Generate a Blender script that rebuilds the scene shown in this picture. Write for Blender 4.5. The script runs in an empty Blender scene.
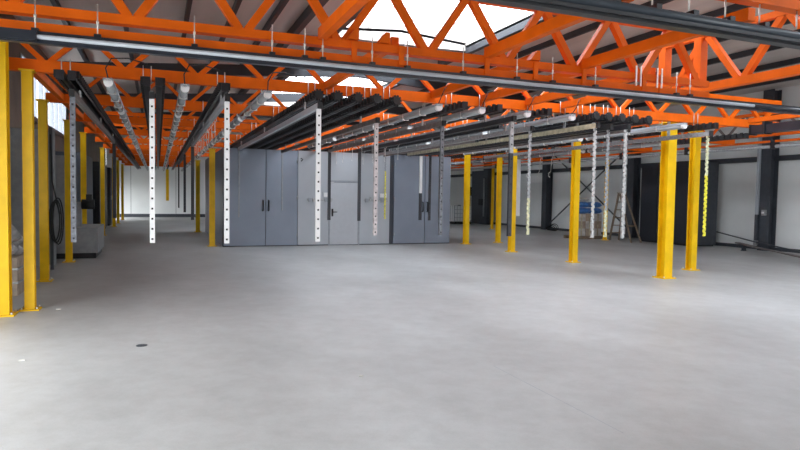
import bpy, math, random
from mathutils import Vector, Matrix
random.seed(7)
scene = bpy.context.scene
col = scene.collection

# ------------------------------------------------------------------ camera
F_PX, YAW, PITCH, ROLL = 609.58, 0.378599, 0.0473316, 0.0154317
cy, sy = math.cos(YAW), math.sin(YAW)
fwd = Vector((sy*math.cos(PITCH), cy*math.cos(PITCH), -math.sin(PITCH)))
r0 = Vector((cy, -sy, 0)); u0 = r0.cross(fwd)
rt = math.cos(ROLL)*r0 + math.sin(ROLL)*u0
up = -math.sin(ROLL)*r0 + math.cos(ROLL)*u0
cam = bpy.data.cameras.new('camera'); cam.sensor_width = 36; cam.lens = 36*F_PX/800
cam.clip_start = 0.05; cam.clip_end = 300
camo = bpy.data.objects.new('camera', cam); col.objects.link(camo)
camo.matrix_world = Matrix(((rt.x, up.x, -fwd.x, 0), (rt.y, up.y, -fwd.y, 0), (rt.z, up.z, -fwd.z, 1.7), (0, 0, 0, 1)))
scene.camera = camo

# ------------------------------------------------------------------ light
SKY = 8.2
w = bpy.data.worlds.new('overcast_sky'); scene.world = w; w.use_nodes = True
bg = w.node_tree.nodes['Background']
bg.inputs[0].default_value = (0.93, 0.97, 1.0, 1); bg.inputs[1].default_value = SKY
vs = scene.view_settings
vs.view_transform = 'Standard'; vs.look = 'None'; vs.gamma = 1; vs.exposure = 0.0; vs.use_curve_mapping = False
RIDGE_X, RIDGE_Z, SLOPE = 6.8, 6.62, 0.075
SKYL = [(4.7, 9.0, 6.5, 17.3), (4.7, 9.0, 19.4, 32.0)]      # ridge skylights: x0, x1, y0, y1
ADDED_ROOF_LIGHT = (10.7, 13.9, -3.0, 7.5)                          # added out-of-view roof opening that brightens the right wall
SIDE_DOORS = [(0.2, 8.2, 3.4), (40.3, 44.3, 2.2)]      # open doors in the side wall: y0, y1, height
GATE = (6.5, 12.0, 4.0)          # x0, x1, height of the open gate behind the camera
def roof_z(x): return RIDGE_Z - SLOPE*abs(x-RIDGE_X)
def portal(name, loc, rot, sx, sy_):
    L = bpy.data.lights.new(name, 'AREA'); L.shape = 'RECTANGLE'; L.size = sx; L.size_y = sy_
    L.cycles.is_portal = True
    o = bpy.data.objects.new(name, L); col.objects.link(o); o.location = loc; o.rotation_euler = rot
for i, (x0, x1, y0, y1) in enumerate(SKYL):
    portal('skylight_daylight', ((x0+x1)/2, (y0+y1)/2, RIDGE_Z+0.25), (0, 0, 0), x1-x0, y1-y0)
portal('added_roof_daylight', ((ADDED_ROOF_LIGHT[0]+ADDED_ROOF_LIGHT[1])/2, (ADDED_ROOF_LIGHT[2]+ADDED_ROOF_LIGHT[3])/2, 6.5), (0, 0, 0), ADDED_ROOF_LIGHT[1]-ADDED_ROOF_LIGHT[0], ADDED_ROOF_LIGHT[3]-ADDED_ROOF_LIGHT[2])  # portal for the added, unseen roof opening
for a, b, h in SIDE_DOORS: portal('side_door_daylight', (-3.4, (a+b)/2, h/2), (0, math.radians(-90), 0), h, b-a)
portal('gate_daylight', ((GATE[0]+GATE[1])/2, -6.3, GATE[2]/2), (math.radians(90), 0, 0), GATE[1]-GATE[0], GATE[2])

# ------------------------------------------------------------------ helpers
def mat(name, colr, rough=0.5, metal=0.0, var=0.0, scale=8.0, stretch=(1, 1, 1), bump=0.0, spec=0.5, col2=None):
    m = bpy.data.materials.new(name); m.use_nodes = True
    nt = m.node_tree; b = nt.nodes['Principled BSDF']
    b.inputs['Base Color'].default_value = (*colr, 1); b.inputs['Roughness'].default_value = rough
    b.inputs['Metallic'].default_value = metal; b.inputs['Specular IOR Level'].default_value = spec
    if var or bump or col2:
        g = nt.nodes.new('ShaderNodeNewGeometry'); mp = nt.nodes.new('ShaderNodeMapping')
        mp.inputs['Scale'].default_value = stretch
        n = nt.nodes.new('ShaderNodeTexNoise'); n.inputs['Scale'].default_value = scale; n.inputs['Detail'].default_value = 5
        nt.links.new(g.outputs['Position'], mp.inputs['Vector']); nt.links.new(mp.outputs[0], n.inputs['Vector'])
        cr = nt.nodes.new('ShaderNodeValToRGB')
        c2 = col2 or tuple(c*(1-var) for c in colr)
        c1 = colr if col2 else tuple(min(1, c*(1+var*0.6)) for c in colr)
        cr.color_ramp.elements[0].position = 0.35; cr.color_ramp.elements[1].position = 0.68
        cr.color_ramp.elements[0].color = (*c2, 1); cr.color_ramp.elements[1].color = (*c1, 1)
        nt.links.new(n.outputs['Fac'], cr.inputs[0]); nt.links.new(cr.outputs[0], b.inputs['Base Color'])
        if bump:
            bp = nt.nodes.new('ShaderNodeBump'); bp.inputs['Strength'].default_value = bump; bp.inputs['Distance'].default_value = 0.01
            nt.links.new(n.outputs['Fac'], bp.inputs['Height']); nt.links.new(bp.outputs[0], b.inputs['Normal'])
    return m

def floor_mat():
    m = bpy.data.materials.new('polished_concrete'); m.use_nodes = True
    nt = m.node_tree; b = nt.nodes['Principled BSDF']; N = nt.nodes.new; L = nt.links.new
    g = N('ShaderNodeNewGeometry')
    def noise(sc, det, rg, stretch=(1, 1, 1)):
        mp = N('ShaderNodeMapping'); mp.inputs['Scale'].default_value = stretch; mp.inputs['Rotation'].default_value = (0, 0, 0.5)
        L(g.outputs['Position'], mp.inputs['Vector'])
        n = N('ShaderNodeTexNoise'); n.inputs['Scale'].default_value = sc; n.inputs['Detail'].default_value = det; n.inputs['Roughness'].default_value = rg
        L(mp.outputs[0], n.inputs['Vector']); return n
    a = noise(0.55, 6, 0.6, (1, 0.6, 1)); c = noise(3.5, 8, 0.7); d = noise(70, 3, 0.6)
    r1 = N('ShaderNodeValToRGB'); r1.color_ramp.elements[0].color = (0.40, 0.40, 0.397, 1); r1.color_ramp.elements[1].color = (0.515, 0.52, 0.52, 1)
    r1.color_ramp.elements[0].position = 0.33; r1.color_ramp.elements[1].position = 0.66
    L(a.outputs['Fac'], r1.inputs[0])
    r2 = N('ShaderNodeValToRGB'); r2.color_ramp.elements[0].color = (0.84, 0.83, 0.82, 1); r2.color_ramp.elements[1].color = (1.0, 1.0, 1.0, 1)
    r2.color_ramp.elements[0].position = 0.3; r2.color_ramp.elements[1].position = 0.6
    L(c.outputs['Fac'], r2.inputs[0])
    mx = N('ShaderNodeMix'); mx.data_type = 'RGBA'; mx.blend_type = 'MULTIPLY'; mx.inputs[0].default_value = 1
    L(r1.outputs[0], mx.inputs[6]); L(r2.outputs[0], mx.inputs[7])
    r3 = N('ShaderNodeValToRGB'); r3.color_ramp.elements[0].color = (0.86, 0.86, 0.85, 1); r3.color_ramp.elements[1].color = (1, 1, 1, 1)
    r3.color_ramp.elements[0].position = 0.25; r3.color_ramp.elements[1].position = 0.5
    L(d.outputs['Fac'], r3.inputs[0])
    m2 = N('ShaderNodeMix'); m2.data_type = 'RGBA'; m2.blend_type = 'MULTIPLY'; m2.inputs[0].default_value = 0.6
    L(mx.outputs[2], m2.inputs[6]); L(r3.outputs[0], m2.inputs[7]); L(m2.outputs[2], b.inputs['Base Color'])
    rr = N('ShaderNodeMapRange'); rr.inputs['To Min'].default_value = 0.36; rr.inputs['To Max'].default_value = 0.55
    L(c.outputs['Fac'], rr.inputs[0]); L(rr.outputs[0], b.inputs['Roughness'])
    bp = N('ShaderNodeBump'); bp.inputs['Strength'].default_value = 0.06; bp.inputs['Distance'].default_value = 0.01
    L(c.outputs['Fac'], bp.inputs['Height']); L(bp.outputs[0], b.inputs['Normal'])
    return m

M = dict(
    floor=floor_mat(),
    orange=mat('orange_paint', (0.80, 0.13, 0.003), 0.5, var=0.12, scale=3, spec=0.15),
    yellow=mat('yellow_paint', (0.85, 0.515, 0.002), 0.45, var=0.10, scale=4, spec=0.35),
    black=mat('black_steel', (0.013, 0.014, 0.018), 0.4, var=0.2),
    navy=mat('dark_track_steel', (0.022, 0.026, 0.036), 0.28, var=0.15),
    rubber=mat('black_rubber', (0.012, 0.012, 0.013), 0.7),
    silver=mat('aluminium_pipe', (0.44, 0.47, 0.51), 0.38, 0.15, var=0.06),
    galv=mat('galvanised_steel', (0.42, 0.43, 0.44), 0.45, 0.6, var=0.25, scale=25),
    zinc=mat('zinc_bolt', (0.75, 0.74, 0.70), 0.35, 0.7),
    white=mat('white_paint', (0.82, 0.82, 0.82), 0.45, var=0.05),
    pinkwhite=mat('stained_white_paint', (0.62, 0.56, 0.56), 0.5, var=0.3, scale=12),
    offwhite=mat('worn_white_paint', (0.52, 0.52, 0.51), 0.5, var=0.25, scale=14),
    dullgalv=mat('dull_galvanised', (0.17, 0.18, 0.20), 0.45, 0.3, var=0.35, scale=22),
    gunmetal=mat('gunmetal_pipe', (0.07, 0.085, 0.105), 0.25),
    grey=mat('grey_paint', (0.33, 0.35, 0.38), 0.5, var=0.1),
    darkstrip=mat('dark_strip_paint', (0.03, 0.032, 0.04), 0.45),
    ystrip=mat('yellow_strip_paint', (0.80, 0.72, 0.05), 0.5, var=0.25, scale=14),
    paleyel=mat('pale_yellow_overspray', (0.62, 0.62, 0.40), 0.5, var=0.35, scale=14),
    beige=mat('beige_coated_bar', (0.47, 0.42, 0.29), 0.5, var=0.3, scale=9),
    brownbar=mat('brown_grey_bar', (0.20, 0.165, 0.155), 0.45, 0.3, var=0.3),
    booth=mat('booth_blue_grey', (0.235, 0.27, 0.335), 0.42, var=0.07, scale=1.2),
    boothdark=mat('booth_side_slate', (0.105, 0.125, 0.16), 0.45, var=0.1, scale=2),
    partition=mat('partition_light_grey', (0.43, 0.455, 0.49), 0.42, var=0.04, scale=1.5),
    doorgrey=mat('door_grey', (0.47, 0.49, 0.525), 0.42, var=0.03),
    seam=mat('dark_seal', (0.045, 0.05, 0.065), 0.6),
    wall=mat('white_wall_panel', (0.83, 0.85, 0.84), 0.5, var=0.06, scale=0.6),
    leftwall=mat('brown_grey_wall', (0.16, 0.135, 0.115), 0.6, var=0.2, scale=1.3),
    steel=mat('anthracite_steel', (0.055, 0.062, 0.075), 0.5, var=0.15),
    roof=mat('roof_sheet_beige', (0.68, 0.62, 0.57), 0.6, var=0.10, scale=0.9, stretch=(3, 0.3, 1)),
    purlin=mat('purlin_dark', (0.03, 0.033, 0.04), 0.5),
    fascia=mat('fascia_white', (0.85, 0.86, 0.86), 0.5),
    oven=mat('dark_oven_blue', (0.018, 0.021, 0.030), 0.5, var=0.12),
    machine=mat('machine_grey', (0.30, 0.31, 0.32), 0.5, var=0.12),
    wood=mat('worn_wood', (0.24, 0.18, 0.125), 0.65, var=0.3, scale=9, stretch=(1, 1, 6)),
    blue=mat('blue_sack', (0.08, 0.22, 0.56), 0.45, var=0.25, scale=10),
    carton=mat('white_carton', (0.55, 0.53, 0.50), 0.6, var=0.2, scale=7),
    kraft=mat('kraft_carton', (0.40, 0.32, 0.25), 0.65, var=0.2, scale=7),
    tank=mat('tote_plastic', (0.74, 0.76, 0.76), 0.35),
    plastic=mat('plastic_wrap', (0.35, 0.33, 0.32), 0.3, var=0.4, scale=5),
    red=mat('red_enamel', (0.35, 0.06, 0.05), 0.4),
    dust=mat('paper_scrap', (0.6, 0.58, 0.54), 0.7),
    outside=mat('yard_asphalt', (0.33, 0.33, 0.32), 0.8),
)
def glass_mat(name, tint, t=0.85):
    m = bpy.data.materials.new(name); m.use_nodes = True; nt = m.node_tree
    nt.nodes.remove(nt.nodes['Principled BSDF']); o = nt.nodes['Material Output']
    tr = nt.nodes.new('ShaderNodeBsdfTransparent'); tr.inputs[0].default_value = (*tint, 1)
    tl = nt.nodes.new('ShaderNodeBsdfTranslucent'); tl.inputs[0].default_value = (*tint, 1)
    mx = nt.nodes.new('ShaderNodeMixShader'); mx.inputs[0].default_value = t
    nt.links.new(tl.outputs[0], mx.inputs[1]); nt.links.new(tr.outputs[0], mx.inputs[2]); nt.links.new(mx.outputs[0], o.inputs[0])
    return m
M['glazing'] = glass_mat('skylight_glazing', (0.95, 0.97, 1.0))
def tube_mat():
    m = mat('clear_light_diffuser', (0.36, 0.38, 0.39), 0.25); b = m.node_tree.nodes['Principled BSDF']
    b.inputs['Coat Weight'].default_value = 0.4; return m
M['tube'] = tube_mat()

WL = {}      # world location of every empty / parent
def finish(o, parent=None):
    col.objects.link(o)
    if parent is not None: o.parent = parent
    return o
def tag(o, label=None, cat=None, group=None, kind=None):
    if label: o['label'] = label
    if cat: o['category'] = cat
    if group: o['group'] = group
    if kind: o['kind'] = kind
    return o
def thing(name, label, cat, loc=(0, 0, 0), group=None, kind=None):
    o = bpy.data.objects.new(name, None); o.empty_display_size = 0.2
    o.location = loc; WL[o.name] = Vector(loc); finish(o); tag(o, label, cat, group, kind)
    return o
class MB:
    def __init__(s): s.v = []; s.f = []; s.sm = []
    def box(s, x0, x1, y0, y1, z0, z1):
        n = len(s.v)
        s.v += [(x, y, z) for z in (z0, z1) for y in (y0, y1) for x in (x0, x1)]
        s.f += [[n+i for i in q] for q in ((0, 2, 3, 1), (4, 5, 7, 6), (0, 1, 5, 4), (2, 6, 7, 3), (0, 4, 6, 2), (1, 3, 7, 5))]; return s
    def bar(s, p, q, wd, ht, upv=(0, 0, 1)):
        p, q = Vector(p), Vector(q); d = (q-p).normalized(); upv = Vector(upv)
        if abs(d.dot(upv)) > 0.99: upv = Vector((0, 1, 0))
        a = d.cross(upv).normalized()*wd/2; b = a.cross(d).normalized()*ht/2; n = len(s.v)
        for e in (p, q):
            s.v += [tuple(e+i*a+j*b) for i, j in ((-1, -1), (1, -1), (1, 1), (-1, 1))]
        s.f += [[n+i for i in t] for t in ((0, 3, 2, 1), (4, 5, 6, 7), (0, 1, 5, 4), (1, 2, 6, 5), (2, 3, 7, 6), (3, 0, 4, 7))]; return s
    def tube(s, pts, r, seg=10, cap=True):
        pts = [Vector(p) for p in pts]; n = len(s.v); ref = None
        for i, p in enumerate(pts):
            d = (pts[min(i+1, len(pts)-1)]-pts[max(i-1, 0)]).normalized()
            if ref is None: ref = Vector((0, 0, 1)) if abs(d.z) < 0.9 else Vector((0, 1, 0))
            a = d.cross(ref).normalized(); b = a.cross(d).normalized(); ref = b
            s.v += [tuple(p+r*(math.cos(2*math.pi*k/seg)*a+math.sin(2*math.pi*k/seg)*b)) for k in range(seg)]
        for i in range(len(pts)-1):
            for k in range(seg):
                j = (k+1) % seg; s.f.append([n+i*seg+k, n+i*seg+j, n+(i+1)*seg+j, n+(i+1)*seg+k]); s.sm.append(len(s.f)-1)
        if cap:
            s.f.append([n+k for k in range(seg)][::-1]); e = n+(len(pts)-1)*seg; s.f.append([e+k for k in range(seg)])
        return s
    def poly(s, pts, depth_vec):
        n = len(s.v); k = len(pts); d = Vector(depth_vec)
        s.v += [tuple(p) for p in pts]+[tuple(Vector(p)+d) for p in pts]
        s.f.append(list(range(n, n+k))[::-1]); s.f.append(list(range(n+k, n+2*k)))
        for i in range(k):
            j = (i+1) % k; s.f.append([n+i, n+j, n+k+j, n+k+i])
        return s
    def mesh(s, name, m, off=Vector((0, 0, 0))):
        me = bpy.data.meshes.new(name); me.from_pydata([tuple(Vector(v)-off) for v in s.v], [], s.f)
        for i in s.sm: me.polygons[i].use_smooth = True
        me.materials.append(m); me.update(); return me
    def build(s, name, m, parent=None, local=False):
        off = Vector((0, 0, 0)) if (local or parent is None) else WL.get(parent.name, Vector((0, 0, 0)))
        o = bpy.data.objects.new(name, s.mesh(name, m, off)); finish(o, parent)
        WL[o.name] = off
        if parent is None and not local:       # origin at the thing's base
            xs = [v[0] for v in s.v]; ys = [v[1] for v in s.v]; zs = [v[2] for v in s.v]
            c = Vector(((min(xs)+max(xs))/2, (min(ys)+max(ys))/2, min(zs)))
            for v in o.data.vertices: v.co -= c
            o.location = c; WL[o.name] = c
        return o
def inst(name, me, parent, loc=(0, 0, 0), rz=0):
    o = bpy.data.objects.new(name, me); finish(o, parent); o.location = loc; o.rotation_euler.z = rz; return o
def struct(name, label=None, loc=(0, 0, 0), cat='structure'):
    return thing(name, label, cat, loc, kind='structure')

# ------------------------------------------------------------------ setting
XL, XR, YB, YF = -3.2, 20.0, 45.2, -6.0
fl = MB().box(XL-0.2, XR+0.2, YF-0.2, YB+0.2, -0.2, 0).build('floor', M['floor']); tag(fl, 'grey polished concrete floor of the hall', 'floor', kind='structure')
MB().bar((3.15, 5.3, 0.0004), (3.15, 3.45, 0.0004), 0.006, 0.001).build('saw_cut_joint', M['grey'], fl)
g = MB().box(-40, 60, -40, 90, -0.4, -0.205).build('ground_yard', M['outside']); tag(g, 'asphalt yard outside the open gate', 'ground', kind='structure')

# roof
ceil = struct('ceiling', 'beige sheet metal roof with dark purlins and ridge skylights', (0, 0, 5), 'ceiling')
PX = [-3.3, -2.1, -0.75, 0.69, 1.75, 2.78, 3.55, 4.62, 9.08, 10.7, 12.3, 13.9, 15.5, 17.1, 18.7, 20.1]
def sheet(x0, x1, y0, y1):
    z0, z1 = roof_z(x0), roof_z(x1)
    MB().poly([(x0, y0, z0), (x1, y0, z1), (x1, y0, z1+0.08), (x0, y0, z0+0.08)], (0, y1-y0, 0)).build('roof_sheet', M['roof'], ceil)
for a, b in zip(PX[:-1], PX[1:]):
    if a == 4.62: continue
    for y0, y1 in ((YF-0.2, ADDED_ROOF_LIGHT[2]), (ADDED_ROOF_LIGHT[2], ADDED_ROOF_LIGHT[3]), (ADDED_ROOF_LIGHT[3], 18.2), (18.2, 31.5), (31.5, YB+0.2)):
        if not (y0 == ADDED_ROOF_LIGHT[2] and a >= ADDED_ROOF_LIGHT[0] and b <= ADDED_ROOF_LIGHT[1]): sheet(a, b, y0, y1)
cur = YF-0.2
for x0, x1, y0, y1 in SKYL+[(0, 0, YB+0.2, 0)]:
    for a, b in ((4.62, RIDGE_X), (RIDGE_X, 9.08)): sheet(a, b, cur, y0)
    cur = y1
for x in PX[1:-1]:
    wd, ht = (0.10, 0.16) if x not in (4.62, 9.08, 3.55) else (0.16, 0.26)
    z = roof_z(x); MB().box(x-wd/2, x+wd/2, YF, YB, z-ht, z-0.004).build('purlin', M['purlin'], ceil)
for y in (21.5, 28.0, 34.5, 41.0):
    for x0, x1 in ((XL, RIDGE_X), (RIDGE_X, XR)):
        MB().bar((x0, y, roof_z(x0)-0.42), (x1, y, roof_z(x1)-0.42), 0.18, 0.36).build('rafter', M['purlin'], ceil)
# skylights
for i, (x0, x1, y0, y1) in enumerate(SKYL):
    wn = struct('window_%d' % (i+1), 'translucent ridge skylight in the roof', ((x0+x1)/2, y0, RIDGE_Z), 'skylight')
    nb = 4
    ny = max(3, round((y1-y0)/2.4))
    for a in range(nb):
        for b in range(ny):
            xa, xb = x0+(x1-x0)*a/nb, x0+(x1-x0)*(a+1)/nb; ya, yb = y0+(y1-y0)*b/ny, y0+(y1-y0)*(b+1)/ny
            za, zb = RIDGE_Z+0.16-0.1*abs(xa-6.85), RIDGE_Z+0.16-0.1*abs(xb-6.85)
            MB().poly([(xa, ya, za), (xb, ya, zb), (xb, ya, zb+0.01), (xa, ya, za+0.01)], (0, yb-ya, 0)).build('pane', M['glazing'], wn)
    for a in range(1, nb):
        xa = x0+(x1-x0)*a/nb; za = RIDGE_Z+0.15-0.1*abs(xa-6.85)
        MB().box(xa-0.012, xa+0.012, y0, y1, za-0.03, za).build('glazing_bar', M['galv'], wn)
    fr = MB().box(x0-0.06, x0, y0, y1, roof_z(x0)-0.08, roof_z(x0)+0.12).box(x1, x1+0.06, y0, y1, roof_z(x1)-0.08, roof_z(x1)+0.12)
    fr.box(x0, x1, y1, y1+0.06, roof_z(x0)-0.18, RIDGE_Z+0.2).box(x0, x1, y0-0.06, y0, roof_z(x0)-0.18, RIDGE_Z+0.2)
    fr.build('curb', M['roof'], wn)
    for b in range(1, ny):
        yb = y0+(y1-y0)*b/ny
        MB().bar((x0, yb, roof_z(x0)+0.05), (6.85, yb, RIDGE_Z+0.13), 0.02, 0.03).bar((6.85, yb, RIDGE_Z+0.13), (x1, yb, roof_z(x1)+0.05), 0.02, 0.03).build('glazing_rafter', M['galv'], wn)
wn = struct('window_3', 'added unseen roof light brightening the pale side wall', (12.3, 4, roof_z(12.3)), 'skylight')  # added out of view to throw more light on the right wall
for a in range(4):
    xa, xb = [ADDED_ROOF_LIGHT[0]+(ADDED_ROOF_LIGHT[1]-ADDED_ROOF_LIGHT[0])*k/4 for k in (a, a+1)]
    for b in range(3):
        dy = (ADDED_ROOF_LIGHT[3]-ADDED_ROOF_LIGHT[2])/3; ya = ADDED_ROOF_LIGHT[2]+dy*b
        MB().poly([(xa, ya, roof_z(xa)+0.03), (xb, ya, roof_z(xb)+0.03), (xb, ya, roof_z(xb)+0.04), (xa, ya, roof_z(xa)+0.04)], (0, dy, 0)).build('pane', M['glazing'], wn)
# white gable fascia below the first skylight's end
t1 = struct('trim_1', 'white sheet fascia hanging under the end of the skylight', (6.8, 17.6, 5.5), 'fascia')
for k in range(6):
    xa = 3.7+k*1.15; xb = xa+1.14
    MB().poly([(xa, 17.55, 6.02), (xb, 17.55, 6.02), (xb, 17.55, roof_z(xb)-0.27), (xa, 17.55, roof_z(xa)-0.27)], (0, 0.05, 0)).build('panel', M['fascia'], t1)
MB().box(3.7, 10.6, 17.50, 17.54, 6.26, 6.30).build('edge_rail', M['galv'], t1)
MB().tube([(7.02, 17.46, 6.5), (7.02, 17.46, 6.04)], 0.05).build('conduit', M['white'], t1)

# back wall
wb = struct('wall_back', 'white panel wall at the far end of the hall', (8, YB, 0), 'wall')
xs = [XL]+[-1.69+2.87*k for k in range(0, 8)]+[XR]
for a, b in zip(xs[:-1], xs[1:]):
    MB().box(a+0.012, b-0.012, YB, YB+0.15, 0.0, 6.7).build('panel', M['wall'], wb)
MB().box(XL, XR, YB+0.05, YB+0.2, 0, 6.8).build('backing', M['seam'], wb)
MB().box(XL, XR, YB-0.03, YB, 0, 0.22).build('plinth', M['steel'], wb)
# right wall: panels between columns, girts, columns and cross bracing
wr = struct('wall_right', 'pale panel wall with dark steel columns along the hall', (XR, 20, 0), 'wall')
cols_y = [-4.5, 2.0, 8.5, 15.0, 21.5, 28.0, 34.5, 41.0]
ys = [YF]+cols_y+[YB]
MB().box(XR+0.1, XR+0.2, YF, YB, 0, 6.0).build('backing', M['seam'], wr)
for a, b in zip(ys[:-1], ys[1:]):
    for z0, z1 in ((0.02, 3.18), (3.2, 5.7)):
        MB().box(XR, XR+0.12, a+0.01, b-0.01, z0, z1).build('panel', M['wall'], wr)
MB().box(XR-0.10, XR, YF, YB, 3.12, 3.30).build('girt', M['steel'], wr)
MB().box(XR-0.10, XR, YF, YB, 0, 0.12).build('plinth', M['steel'], wr)
for y in cols_y:
    b = MB().box(XR-0.46, XR-0.43, y-0.2, y+0.2, 0, 5.55).box(XR-0.43, XR-0.05, y-0.012, y+0.012, 0, 5.55).box(XR-0.05, XR-0.02, y-0.15, y+0.15, 0, 5.55)
    b.build('column', M['steel'], wr)
MB().bar((XR-0.2, 21.7, 0.3), (XR-0.2, 27.8, 4.2), 0.05, 0.05).build('cross_brace', M['steel'], wr)
MB().bar((XR-0.25, 21.7, 4.2), (XR-0.25, 27.8, 0.3), 0.05, 0.05).build('cross_brace', M['steel'], wr)
# left wall with high window band
wl = struct('wall_left', 'brown grey panel wall below a band of high windows', (XL, 20, 0), 'wall')
WZ0, WZ1, WY0, WY1 = 3.72, 5.15, 18.0, 26.0
for a, b, h in SIDE_DOORS: MB().box(XL-0.15, XL, a, b, h, 5.9).build('panel', M['leftwall'], wl)
for a, b in ((YF, -2.5), (-2.5, 0.2), (8.2, 9), (9, 12), (12, 15), (15, 18), (18, 21), (21, 24), (24, 26), (26, 32), (32, 38), (38, 40.3), (44.3, YB)):
    top = WZ0 if a >= WY0 and b <= WY1 else 5.9
    MB().box(XL-0.15, XL, a+0.008, b-0.008, 0, top).build('panel', M['leftwall'], wl)
    if top < 5: MB().box(XL-0.15, XL, a, b, WZ1, 5.9).build('panel', M['leftwall'], wl)
for k in range(8):
    y = WY0+k
    wn = struct('window_%d' % (k+4), 'high side window pane above the brown wall', (XL, y, WZ0), 'window')
    MB().box(XL-0.09, XL-0.08, y+0.04, y+0.96, WZ0+0.04, WZ1-0.04).build('pane', M['glazing'], wn)
    MB().box(XL-0.12, XL+0.02, y-0.03, y+0.04, WZ0, WZ1).box(XL-0.12, XL+0.02, y+0.96, y+1.0, WZ0, WZ1).box(XL-0.12, XL+0.02, y+0.04, y+0.96, WZ0, WZ0+0.04).box(XL-0.12, XL+0.02, y+0.04, y+0.96, WZ1-0.04, WZ1).build('window_frame', M['grey'], wn)
MB().box(XL, XL+0.10, WY0, WY1, WZ0-0.12, WZ0-0.01).build('window_sill', M['brownbar'], wl)
# front wall behind the camera, around the open gate
wf = struct('wall_front', 'pale wall around the open gate', (5, YF, 0), 'wall')
MB().box(XL, GATE[0], YF-0.2, YF, 0, 6.2).build('panel', M['wall'], wf)
MB().box(GATE[1], XR, YF-0.2, YF, 0, 6.2).build('panel', M['wall'], wf)
MB().box(GATE[0], GATE[1], YF-0.2, YF, GATE[2], 6.2).build('panel', M['wall'], wf)

# ------------------------------------------------------------------ yellow support posts
def h_profile(s, h, rot=False):
    b = MB(); t = 0.018; k = s/2
    if not rot:
        b.box(-k, k, -k, -k+t, 0.02, h).box(-k, k, k-t, k, 0.02, h).box(-t/2, t/2, -k+t, k-t, 0.02, h)
    else:
        b.box(-k, -k+t, -k, k, 0.02, h).box(k-t, k, -k, k, 0.02, h).box(-k+t, k-t, -t/2, t/2, 0.02, h)
    return b
POST = {}
def post(x, y, h, s, label, rot=False, group='yellow support posts', ext=0.0, cap=True):
    key = (round(h, 2), s, rot)
    if key not in POST:
        k = s/2
        POST[key] = (h_profile(s, h, rot).mesh('column', M['yellow']),
                     MB().box(-k-0.06, k+0.06, -k-0.06, k+0.06, 0, 0.022).mesh('base_plate', M['yellow']),
                     MB().box(-k-0.03, k+0.03, -k-0.03, k+0.03, h, h+0.022).mesh('cap_plate', M['yellow']),
                     MB().tube([(0, 0, 0.02), (0, 0, 0.05)], 0.014, 6).mesh('anchor_bolt', M['zinc']))
    c, bp, cp, bo = POST[key]
    t = thing('support_post', label, 'post', (x, y, 0), group)
    inst('column', c, t); inst('base_plate', bp, t)
    if cap: inst('cap_plate', cp, t)
    k = s/2+0.03
    for i in (-1, 1):
        for j in (-1, 1): inst('anchor_bolt', bo, t, (i*k, j*k, 0))
    if ext:
        MB().box(x-0.09, x+0.09, y-0.09, y+0.09, h+0.022, h+ext).build('orange_extension', M['orange'], t)
    return t
post(-1.96, 9.62, 3.85, 0.19, 'tallest yellow steel post carrying the end of the black cross track', group='left row of yellow posts')
LEFT = [(9.95, 'yellow steel post with wide cap plate right beside the tallest yellow post'),
        (13.06, 'yellow steel post just before the coiled black cable'),
        (16.46, 'yellow steel post in front of the low grey machine plinth'),
        (19.7, 'yellow steel post beside the black motor box behind the machine plinth'),
        (26.2, 'yellow steel post between the two dark control cabinets'),
        (32.7, 'yellow steel post past the dark control cabinets'),
        (35.95, 'yellow steel post second from the far white wall in the side row'),
        (40.5, 'yellow steel post next to the far white wall')]
for i, (y, lab) in enumerate(LEFT):
    post(-1.69 if i == 0 else -1.98, y, 3.36, 0.13 if i == 0 else 0.14, lab, group='left row of yellow posts')
RIGHT = [(10.3, 10.2, 'wide yellow steel post under the corner of the orange frame'),
         (10.35, 13.42, 'yellow steel post between the wide post and the booth, in front of the blue sacks'),
         (10.35, 16.5, 'yellow steel post in line with the wide post, second before the booth corner'),
         (10.4, 19.65, 'yellow steel post standing at the booth corner')]
for i, (x, y, lab) in enumerate(RIGHT):
    post(x, y, 3.36, 0.225 if i == 0 else 0.168, lab, group='inner row of yellow posts', ext=0)
post(12.15, 11.2, 3.36, 0.175, 'yellow steel post before the dark oven block', group='outer row of yellow posts')
post(11.95, 20.0, 3.36, 0.15, 'yellow steel post beside the narrow hanging white column behind the inner row', group='outer row of yellow posts')
post(17.27, 20.35, 3.36, 0.12, 'yellow steel post beside the pallet of blue sacks', group='outer row of yellow posts')
post(16.8, 28.77, 3.36, 0.11, 'slim yellow steel post near the dark open wall gap', group='outer row of yellow posts')
post(1.62, 20.4, 3.10, 0.17, 'yellow steel post at the corner of the dark booth side', group='posts along the booth side')
post(1.62, 27.9, 3.10, 0.17, 'yellow steel post at the far end of the dark booth side', group='posts along the booth side')

# ------------------------------------------------------------------ orange trusses
def truss_x(y, x0, x1, z0, z1, zt, joints, label, group='cross trusses', dw=0.07, pitch=1.05):
    t = thing('lattice_truss', label, 'truss', ((x0+x1)/2, y, z0), group)
    MB().box(x0, x1, y-0.06, y+0.06, z0, z1).build('bottom_chord', M['orange'], t)
    MB().box(x0, x1, y-0.05, y+0.05, zt, zt+0.1).build('top_chord', M['orange'], t)
    j = joints
    while j-pitch > x0+0.1: j -= pitch
    while j < x1+0.01:
        for d in (-1, 1):
            e = j+d*pitch/2*0.93
            if x0 <= e <= x1: MB().bar((j+d*0.04, y, z1-0.01), (e, y, zt+0.01), dw, dw, (0, 1, 0)).build('diagonal', M['orange'], t)
        j += pitch
    return t
Z0, Z1, ZT = 3.37, 3.54, 3.93
T1 = truss_x(6.7, -2.6, 7.42, 3.345, 3.435, 4.08, 0.845, 'orange lattice truss right above the silver cross pipe', pitch=1.068, dw=0.085)
T2 = truss_x(10.0, -1.95, 13.4, Z0, Z1, ZT, 0.58, 'orange lattice truss on which the black rails end, resting on yellow posts', pitch=1.02)
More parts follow.
